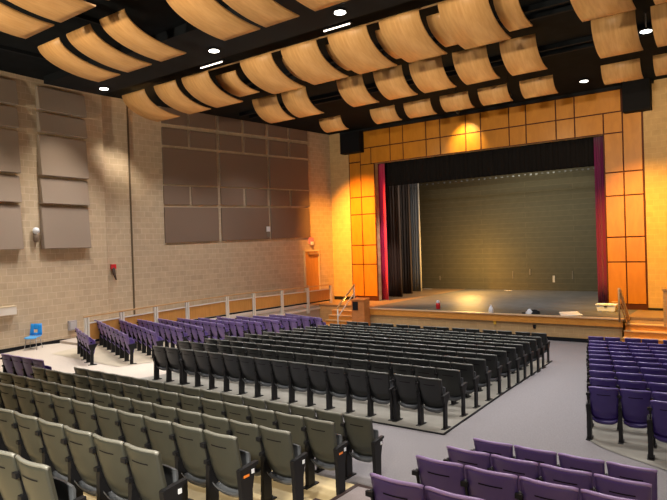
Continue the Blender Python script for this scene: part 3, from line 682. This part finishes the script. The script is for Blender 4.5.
# ------------------------------------------------------------------ theatre seats
def back_fn(u, v):
    s = 2*u-1; hw = .226+.026*v
    x = s*hw
    z = .36+.595*v
    if v > .8: z -= .012*abs(s)**8*(v-.8)/.2
    if v < .35: z += .055*abs(s)**4*((.35-v)/.35)
    y = .14*(1-v)**1.15 + .045*s*s
    rec = clamp((.20-v)/.06); y += .028*rec*(1-abs(s)**4)
    return (x, y, z)
def rim_highlight_of(m):
    c = MATS[m.name] and m.node_tree.nodes['Principled BSDF']; t = RIM_HIGHLIGHT[m.name]
    return mat(m.name+'_rim_highlight', t, .35, .6)
RIM_HIGHLIGHT = {'dark_plastic': (.13, .135, .125), 'olive_plastic': (.21, .21, .19), 'purple_plastic': (.15, .11, .34), 'dusky_purple_plastic': (.36, .25, .52), 'light_purple_plastic': (.27, .21, .45)}  # overhead highlight painted as a paler rim colour along each back's top edge
def back_mesh(m, name):
    b = MB(); b.shell(back_fn, lambda u, v: (0, .026, .004), 12, 14)
    def sl(u, v):
        p = back_fn(.26+.48*u, .775+.022*v); return (p[0], p[1]-.003, p[2])
    b.grid(sl, 6, 1, 1)
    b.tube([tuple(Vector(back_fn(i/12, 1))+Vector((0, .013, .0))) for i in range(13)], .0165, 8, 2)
    return b.mesh(name, [m, M_SLOT, rim_highlight_of(m)])
SP = [(.12, .315), (.15, .275), (.21, .285), (.25, .37), (.275, .50), (.29, .63), (.29, .73), (.275, .76)]
def seat_fn(u, v):
    s = 2*u-1; t = v*(len(SP)-1); i = min(int(t), len(SP)-2); f = t-i
    y = SP[i][0]*(1-f)+SP[i+1][0]*f; z = SP[i][1]*(1-f)+SP[i+1][1]*f
    if v < .3: z += .07*abs(s)**3
    return (s*.215, y+.02*(1-s*s), z)
def seat_mesh(m, name):
    b = MB(); b.shell(seat_fn, lambda u, v: (0, -.022 if v > .4 else 0, .02 if v < .4 else .0), 10, 14)
    return b.mesh(name, [m])
def standard_mesh():
    b = MB()
    b.hexa([(-.032, .08, 0), (.032, .08, 0), (.032, .22, 0), (-.032, .22, 0), (-.026, .10, .60), (.026, .10, .60), (.026, .24, .60), (-.026, .24, .60)])
    b.box(-.045, .045, .02, .30, 0, .018)
    b.bar((0, .15, .50), (0, .075, .85), .02, .03); b.box(-.034, .034, .03, .065, .80, .845); b.box(-.034, .034, .10, .14, .53, .575)
    return b.mesh('standard', [M_STEEL])
def arm_mesh():
    b = MB(); b.hexa([(-.03, .07, .60), (.03, .07, .60), (.026, .34, .63), (-.026, .34, .63), (-.03, .07, .64), (.03, .07, .64), (.026, .34, .665), (-.026, .34, .665)])
    return b.mesh('armrest', [M_STEEL])
def end_mesh():
    b = MB(); b.hexa([(-.026, .09, .0), (.026, .09, .0), (.026, .23, 0), (-.026, .23, 0), (-.028, .08, .40), (.028, .08, .40), (.028, .24, .40), (-.028, .24, .40)])
    b.hexa([(-.028, .08, .40), (.028, .08, .40), (.028, .24, .40), (-.028, .24, .40), (-.03, .06, .63), (.03, .06, .63), (.03, .30, .65), (-.03, .30, .65)])
    return b.mesh('end_panel', [M_STEEL])
def end2_mesh():
    b = MB(); b.hexa([(-.024, .10, .0), (.024, .10, .0), (.024, .20, 0), (-.024, .20, 0), (-.024, .12, .44), (.024, .12, .44), (.024, .22, .44), (-.024, .22, .44)])
    b.hexa([(-.024, .12, .44), (.024, .12, .44), (.024, .22, .44), (-.024, .22, .44), (-.028, .06, .63), (.028, .06, .63), (.028, .34, .65), (-.028, .34, .65)])
    b.box(-.04, .04, .04, .30, 0, .018)
    return b.mesh('end_panel', [M_STEEL])
END2 = end2_mesh()
def plate_mesh():
    b = MB()
    b.box(.03, .036, .225, .265, .56, .605); return b.mesh('number_plate', [M_WHITEP])
def lens_mesh():
    b = MB(); b.box(.024, .034, .11, .19, .545, .57); return b.mesh('aisle_light', [M_ORANGE])
STD, ARM, END, PLT, LENS = standard_mesh(), arm_mesh(), end_mesh(), plate_mesh(), lens_mesh()
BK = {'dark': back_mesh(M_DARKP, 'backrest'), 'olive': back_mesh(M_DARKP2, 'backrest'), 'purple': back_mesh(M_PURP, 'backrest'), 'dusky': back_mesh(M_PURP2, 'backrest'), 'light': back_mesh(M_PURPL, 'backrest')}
ST = {'dark': seat_mesh(M_SEATG, 'seat'), 'olive': seat_mesh(M_SEATG, 'seat'), 'purple': seat_mesh(M_PURP, 'seat'), 'dusky': seat_mesh(M_PURP2, 'seat'), 'light': seat_mesh(M_PURPL, 'seat')}

SEATS = []   # dicts: loc, rz, pitch, colour, label, group, left end?, right end?
def add_row(p0, p1, n, kind, labelf, group, z=None, ends='LR', gaps=(), numbered=False, rz=None, lens=False, h=1.0):
    p0, p1 = Vector(p0), Vector(p1); d = (p1-p0); L = d.length; d.normalize()
    rz_ = math.atan2(d.y, d.x) if rz is None else rz
    pitch = (L-len(gaps)*.10)/n; off = 0
    for i in range(n):
        if i in gaps: off += .10
        c = p0+d*(pitch*(i+.5)+off)
        zz = zf(c.x, c.y) if z is None else z
        SEATS.append(dict(loc=(c.x, c.y, zz), rz=rz_, pitch=pitch, kind=kind, label=labelf(i, n), group=group,
                          L=(i == 0 and 'L' in ends) or i in gaps, R=(i == n-1 and 'R' in ends) or (i+1) in gaps, numbered=numbered and i == n-1, lens=lens and i == n-1, h=h))
# centre block (12 rows)
CR = [(10.15, -5.07), (11.30, -5.22), (12.17, -5.31), (13.02, -5.37), (13.87, -5.43), (14.68, -5.49), (15.46, -5.53), (16.22, -5.60), (16.93, -5.65), (17.65, -5.69), (18.42, -5.78), (19.64, -5.99)]
CLx = [-13.77, -14.15, -13.95, -14.0, -13.95, -13.9, -13.87, -13.9, -13.9, -13.9, -13.9, -13.95]
NC = [16, 16, 16, 16, 16, 15, 15, 15, 15, 15, 15, 14]
ro = ords
for k, ((Y, xr), xl) in enumerate(zip(CR, CLx)):
    g = (2, 14) if k == 0 else ((2, 4, 6, 8, 10, 12) if k == 11 else ())
    rown_ = 'rearmost row' if k == 0 else ('front row' if k == 11 else f'{ro[k]} row from the back')
    add_row((xl, Y), (xr, Y), NC[k], 'dark', lambda i, n, r=rown_: f"dark folding seat, centre block's {r}, {ro[n-1-i]} from the right end", 'dark seats of the centre block', gaps=g)
# left block: rows turned towards the stage centre
LS = [(74, 328), (93, 320.6), (117.7, 320.6), (136, 320), (155.7, 319), (176, 318.7), (197, 318.5), (215.5, 317.4), (235, 316.6), (251.7, 316.3), (268, 315.4), (284, 314)]
LE = [(91.3, 365, 0), (131, 364.3, 0), (158, 342, .62), (184, 338, .62), (205, 336.5, .62), (225.8, 333, .62), (244.3, 331.4, .62), (262.5, 330.6, .62), (280.6, 329, .62), (298, 327, .62), (311, 325, .62), (323, 323, .75)]
LN = [4, 8, 8, 8, 8, 7, 7, 7, 6, 6, 5, 5]
def hit(x, y, h):
    d = ray(x, y); best = None; t = 5.
    prev = None
    while t < 60:
        p_ = EYE+d*t; g = p_[2]-(zf(p_[0], p_[1])+h)
        if g < 0: return p_
        t += .02
    return p_
for k in range(12):
    s = hit(*LS[k], .93); e_ = hit(*LE[k])
    rown_ = 'rearmost row' if k == 0 else ('front row' if k == 11 else f'{ro[k]} row from the back')
    add_row((s[0], s[1]), (e_[0], e_[1]-.15), LN[k], 'light', lambda i, n, r=rown_: f"purple folding seat, left block's {r}, {ro[n-1-i]} from the aisle end", 'purple seats of the left block')
# right block
RS = [(-1.55, 10.45), (-2.62, 11.08), (-2.82, 11.98), (-3.03, 12.87), (-3.24, 13.76), (-3.43, 14.55), (-3.63, 15.38), (-3.82, 16.14), (-4.0, 16.87), (-4.16, 17.6), (-4.34, 18.4), (-4.63, 19.54)]
ang = math.radians(7)
for k, (X, Y) in enumerate(RS):
    X -= .07
    n = 1
    while X+n*.5 < -.119*Y+.05: n += 1
    rown_ = 'rearmost row' if k == 0 else ('front row' if k == 11 else f'{ro[k]} row from the back')
    add_row((X, Y), (X+n*.5*math.cos(ang), Y+n*.5*math.sin(ang)), n, 'purple', lambda i, n, r=rown_: f"purple folding seat, right block's {r}, {ro[i]} from the aisle end", 'purple seats of the right block', ends='L', gaps=((2, 4) if k == 11 and n > 2 else ()))
# rear tiers, left of the stepped aisle
TR = [-4.77, -4.75, -4.71, -4.56, -4.45, -4.53]
for k in range(6):
    Y, zt_ = TY[k], TZ[k]
    xl = {0: -12.68, 1: float(at_y(33, 368, Y)[0]), 2: float(at_y(-3, 369, Y)[0])}.get(k, float(at_y(-14, 385+22*(k-3), Y)[0]))
    n = max(1, round((TR[k]-xl)/.53))
    rown_ = 'front row' if k == 0 else f'{ro[k]} row from the front'
    add_row((TR[k]-n*.53, Y), (TR[k], Y), n, 'olive', lambda i, n, r=rown_: f"dark olive folding seat, rear tiers' {r}, {ro[n-1-i]} from the stepped aisle", 'dark olive seats on the rear tiers', z=zt_, numbered=True, ends='LR' if k == 0 else 'R', lens=k in (1, 3), h=1.035)
# rear tiers, right of the aisle
PL = [-3.17, -3.08, -2.97, -2.85, -2.85]
for k in range(5):
    Y, zt_ = TY[k]-.1, PZ[k]
    n = {0: 4, 1: 4, 2: 4, 3: 3, 4: 1}[k]
    xs = PL[k]
    if k == 4: xs = float(at_y(309.5, 498, Y)[0])
    rown_ = 'front row' if k == 0 else f'{ro[k]} row from the front'
    add_row((xs, Y), (xs+n*.53, Y), n, 'dusky', lambda i, n, r=rown_: f"purple folding seat, rear tiers' {r}, {ro[i]} right of the stepped aisle", 'purple seats on the rear tiers', z=zt_, ends='L', h=1.045)
# short row at the far left edge
a_, b_ = at_z(-1, 354, .95), at_z(41, 361, .95)
add_row((a_[0], a_[1]), (b_[0], b_[1]), 4, 'dusky', lambda i, n: f'greyish purple folding seat, short row at the left photo edge, {ro[n-1-i]} from its right end', 'purple seats at the far left of the cross aisle', z=0, ends='R')

def in_view(s):
    p_ = project((s['loc'][0], s['loc'][1], s['loc'][2]+.7)); return p_[2] > .5 and -25 < p_[0] < 700 and p_[1] < 540
SEATS = [s for s in SEATS if in_view(s)]
SEATS.sort(key=lambda s: project(s['loc'])[2])
NAMED = 302
print('SEATS', len(SEATS))
for s in SEATS[:NAMED]:
    r = thing('theater_seat', s['label'], 'seat', s['loc'], s['rz'], s['group'])
    k = s['kind']; sc = s['pitch']/.53
    o = linked('backrest', BK[k], r); o.scale = (sc, 1, s['h'])
    o = linked('seat', ST[k], r); o.scale = (sc, 1, 1)
    w = s['pitch']/2
    o = linked('standard', STD, r); o.location = (-w, 0, 0)
    o = linked('armrest', ARM, r); o.location = (-w, 0, 0)
    if s['L']:
        o = linked('end_panel', END2, r); o.location = (-w-.02, 0, 0)
    if s['R']:
        w2 = w-.01
        o = linked('end_panel', END if s['numbered'] else END2, r); o.location = (w2, 0, 0)
        if s['numbered']:
            linked('number_plate', PLT, o)
            if s.get('lens'): linked('aisle_light', LENS, o)
        o = linked('armrest', ARM, r); o.location = (w2, 0, 0)
# the seats that show smallest: one mass
if len(SEATS) > NAMED:
    V = []; Fc = []; MI = []; SM = []; mats = [M_DARKP, M_SLOT, M_SEATG, M_STEEL, M_PURPL, M_PURP, rim_highlight_of(M_DARKP), rim_highlight_of(M_PURPL), rim_highlight_of(M_PURP)]; RI = {0: 6, 4: 7, 5: 8}
    def add_mesh(me, mtx, remap):
        k = len(V)
        V.extend([tuple(mtx @ v.co) for v in me.vertices])
        for p_ in me.polygons: Fc.append([k+i for i in p_.vertices]); MI.append(remap[p_.material_index]); SM.append(p_.use_smooth)
    for s in SEATS[NAMED:]:
        base = Matrix.Translation(s['loc']) @ Matrix.Rotation(s['rz'], 4, 'Z'); S_ = Matrix.Diagonal((s['pitch']/.53, 1, 1, 1)); w = s['pitch']/2
        c_ = {'dark': 0, 'light': 4, 'purple': 5}.get(s['kind'], 0); cs = {'dark': 2}.get(s['kind'], c_)
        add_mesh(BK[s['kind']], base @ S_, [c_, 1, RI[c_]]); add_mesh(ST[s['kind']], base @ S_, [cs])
        for sgn in ((-1, 1) if s['R'] else (-1,)):
            add_mesh(STD, base @ Matrix.Translation((sgn*w, 0, 0)), [3]); add_mesh(ARM, base @ Matrix.Translation((sgn*w, 0, 0)), [3])
    me = bpy.data.meshes.new('distant_seats'); me.from_pydata(V, [], Fc)
    for m_ in mats: me.materials.append(m_)
    for p_, mi, sm in zip(me.polygons, MI, SM): p_.material_index = mi; p_.use_smooth = sm
    o = bpy.data.objects.new('distant_seats', me); COL.objects.link(o)
    tag(o, 'the small distant folding seats in the rows nearest the stage', 'seats', None, 'stuff')

# ------------------------------------------------------------------ lights
def spot(name, loc, target, energy, color, angle, blend=.5, size=.15):
    l = bpy.data.lights.new(name, 'SPOT'); l.energy = energy; l.color = color; l.spot_size = math.radians(angle); l.spot_blend = blend; l.shadow_soft_size = size
    o = bpy.data.objects.new(name, l); COL.objects.link(o); o.location = loc
    o.rotation_euler = (Vector(target)-Vector(loc)).to_track_quat('-Z', 'Y').to_euler(); return o
def area(name, loc, target, energy, color, sx, sy):
    l = bpy.data.lights.new(name, 'AREA'); l.shape = 'RECTANGLE'; l.size = sx; l.size_y = sy; l.energy = energy; l.color = color
    o = bpy.data.objects.new(name, l); COL.objects.link(o); o.location = loc
    o.rotation_euler = (Vector(target)-Vector(loc)).to_track_quat('-Z', 'Y').to_euler(); return o
WARM = (1, .86, .68); NEUT = (1, .95, .90); COOL = (.93, .93, 1)
# house lights: in the gaps between ceiling panel rows
for x in (-19.5, -15.5, -11.5, -7.5, -3.5):
    for y, e_ in ((8.4, 560), (13.2, 900), (18.0, 700), (22.2, 420)):
        spot('house_light', (x, y, CEIL-.35), (x, y+.01, 0), e_, NEUT, 105, .7, .2)
for x in (-6.5, -2): spot('house_light', (x, 2.0, CEIL-.35), (x, 2.3, 0), 650, WARM, 110, .7, .25)
# unseen fill lamps added behind the camera for the curved panels and rear seats
for x in (-17, -12, -7, -2): spot('added_panel_wash', (x, -3.8, 5.6), (x-.3, 16, 11.4), 3400, (1, .86, .62), 56, .7, .3)
spot('added_seat_spot', (-.5, -3.6, 6.5), (-5.4, 3.2, 1.3), 5200, (1, .92, .76), 36, 1, .4)
spot('added_seat_spot', (2.0, -3.8, 6.5), (-1.0, 5.5, 1.0), 650, (1, .94, .92), 50, .9, .4)
# pilaster and left wall
spot('wall_washer', (w1pt(15)+1.9, 15.3, CEIL-.3), (w2pt(15.4), 15.4, 2.6), 1100, WARM, 66, 1, .1)
spot('wall_washer', (w1pt(12.6)+2.3, 12.6, CEIL-.35), (w1pt(12.4), 12.4, 2), 420, WARM, 70, .9, .1)
spot('wall_washer', (w1pt(9)+2.3, 9.2, CEIL-.35), (w1pt(9), 9.2, 2), 420, WARM, 70, .9, .1)
# stage and proscenium lights
spot('orange_wash', (-20.2, 24.3, H+6.0), (-19.3, YP, 3.2), 12500, (1, .40, .05), 62, 1, .15)
spot('amber_wash', (-5.6, 24.0, H+6.0), (-4.0, YP, 1.8), 7000, (1, .48, .04), 60, .95, .1)
spot('header_spot', (-12.85, 28.3, H+6.5), (-12.9, YP+.1, H+5.0), 620, (1, .74, .28), 70, 1, .05)
spot('header_wash', (-16, 25.4, H+5.3), (-16, YP, H+5.6), 85, (1, .66, .3), 110, .9, .2)
spot('header_wash', (-9, 25.4, H+5.3), (-9, YP, H+5.6), 85, (1, .66, .3), 110, .9, .2)
spot('header_wash', (-4.0, 25.0, H+5.3), (-4.0, YP, H+4.6), 240, (1, .70, .36), 100, .9, .2)
l = bpy.data.lights.new('added_backdrop_glow', 'POINT'); l.energy = 620; l.color = (1, .55, .14); l.shadow_soft_size = .8  # unseen point light added for the warm glow low on the backdrop
o = bpy.data.objects.new('added_backdrop_glow', l); COL.objects.link(o); o.location = (-15.8, 36.1, 2.1)
for x in (-18, -14, -10, -6): spot('added_uplight', (x, 25.7, STAGE+.15), (x, 20.3, H+5.5), 420, (1, .56, .2), 56, .8, .1)  # unseen lamps added at the stage lip to brighten the ceiling panels
spot('curtain_spot', (-13, 24.5, H+5.6), (-18.3, 30.2, 3.5), 1500, (1, .75, .7), 16, .6, .1)
spot('backdrop_wash', (-11.5, 32.0, 8.4), (-11.5, 38.9, 4.2), 800, (1, .93, .68), 100, 1, .3)
area('stage_work_light', (-12, 31.2, 8.6), (-12, 32.5, 0), 420, (.95, .95, 1), 9, .6)
world = bpy.data.worlds.new('world'); scene.world = world; world.use_nodes = True
world.node_tree.nodes['Background'].inputs[0].default_value = (.9, .95, 1, 1); world.node_tree.nodes['Background'].inputs[1].default_value = .3
scene.view_settings.view_transform = 'Standard'; scene.view_settings.look = 'None'; scene.view_settings.exposure = .6
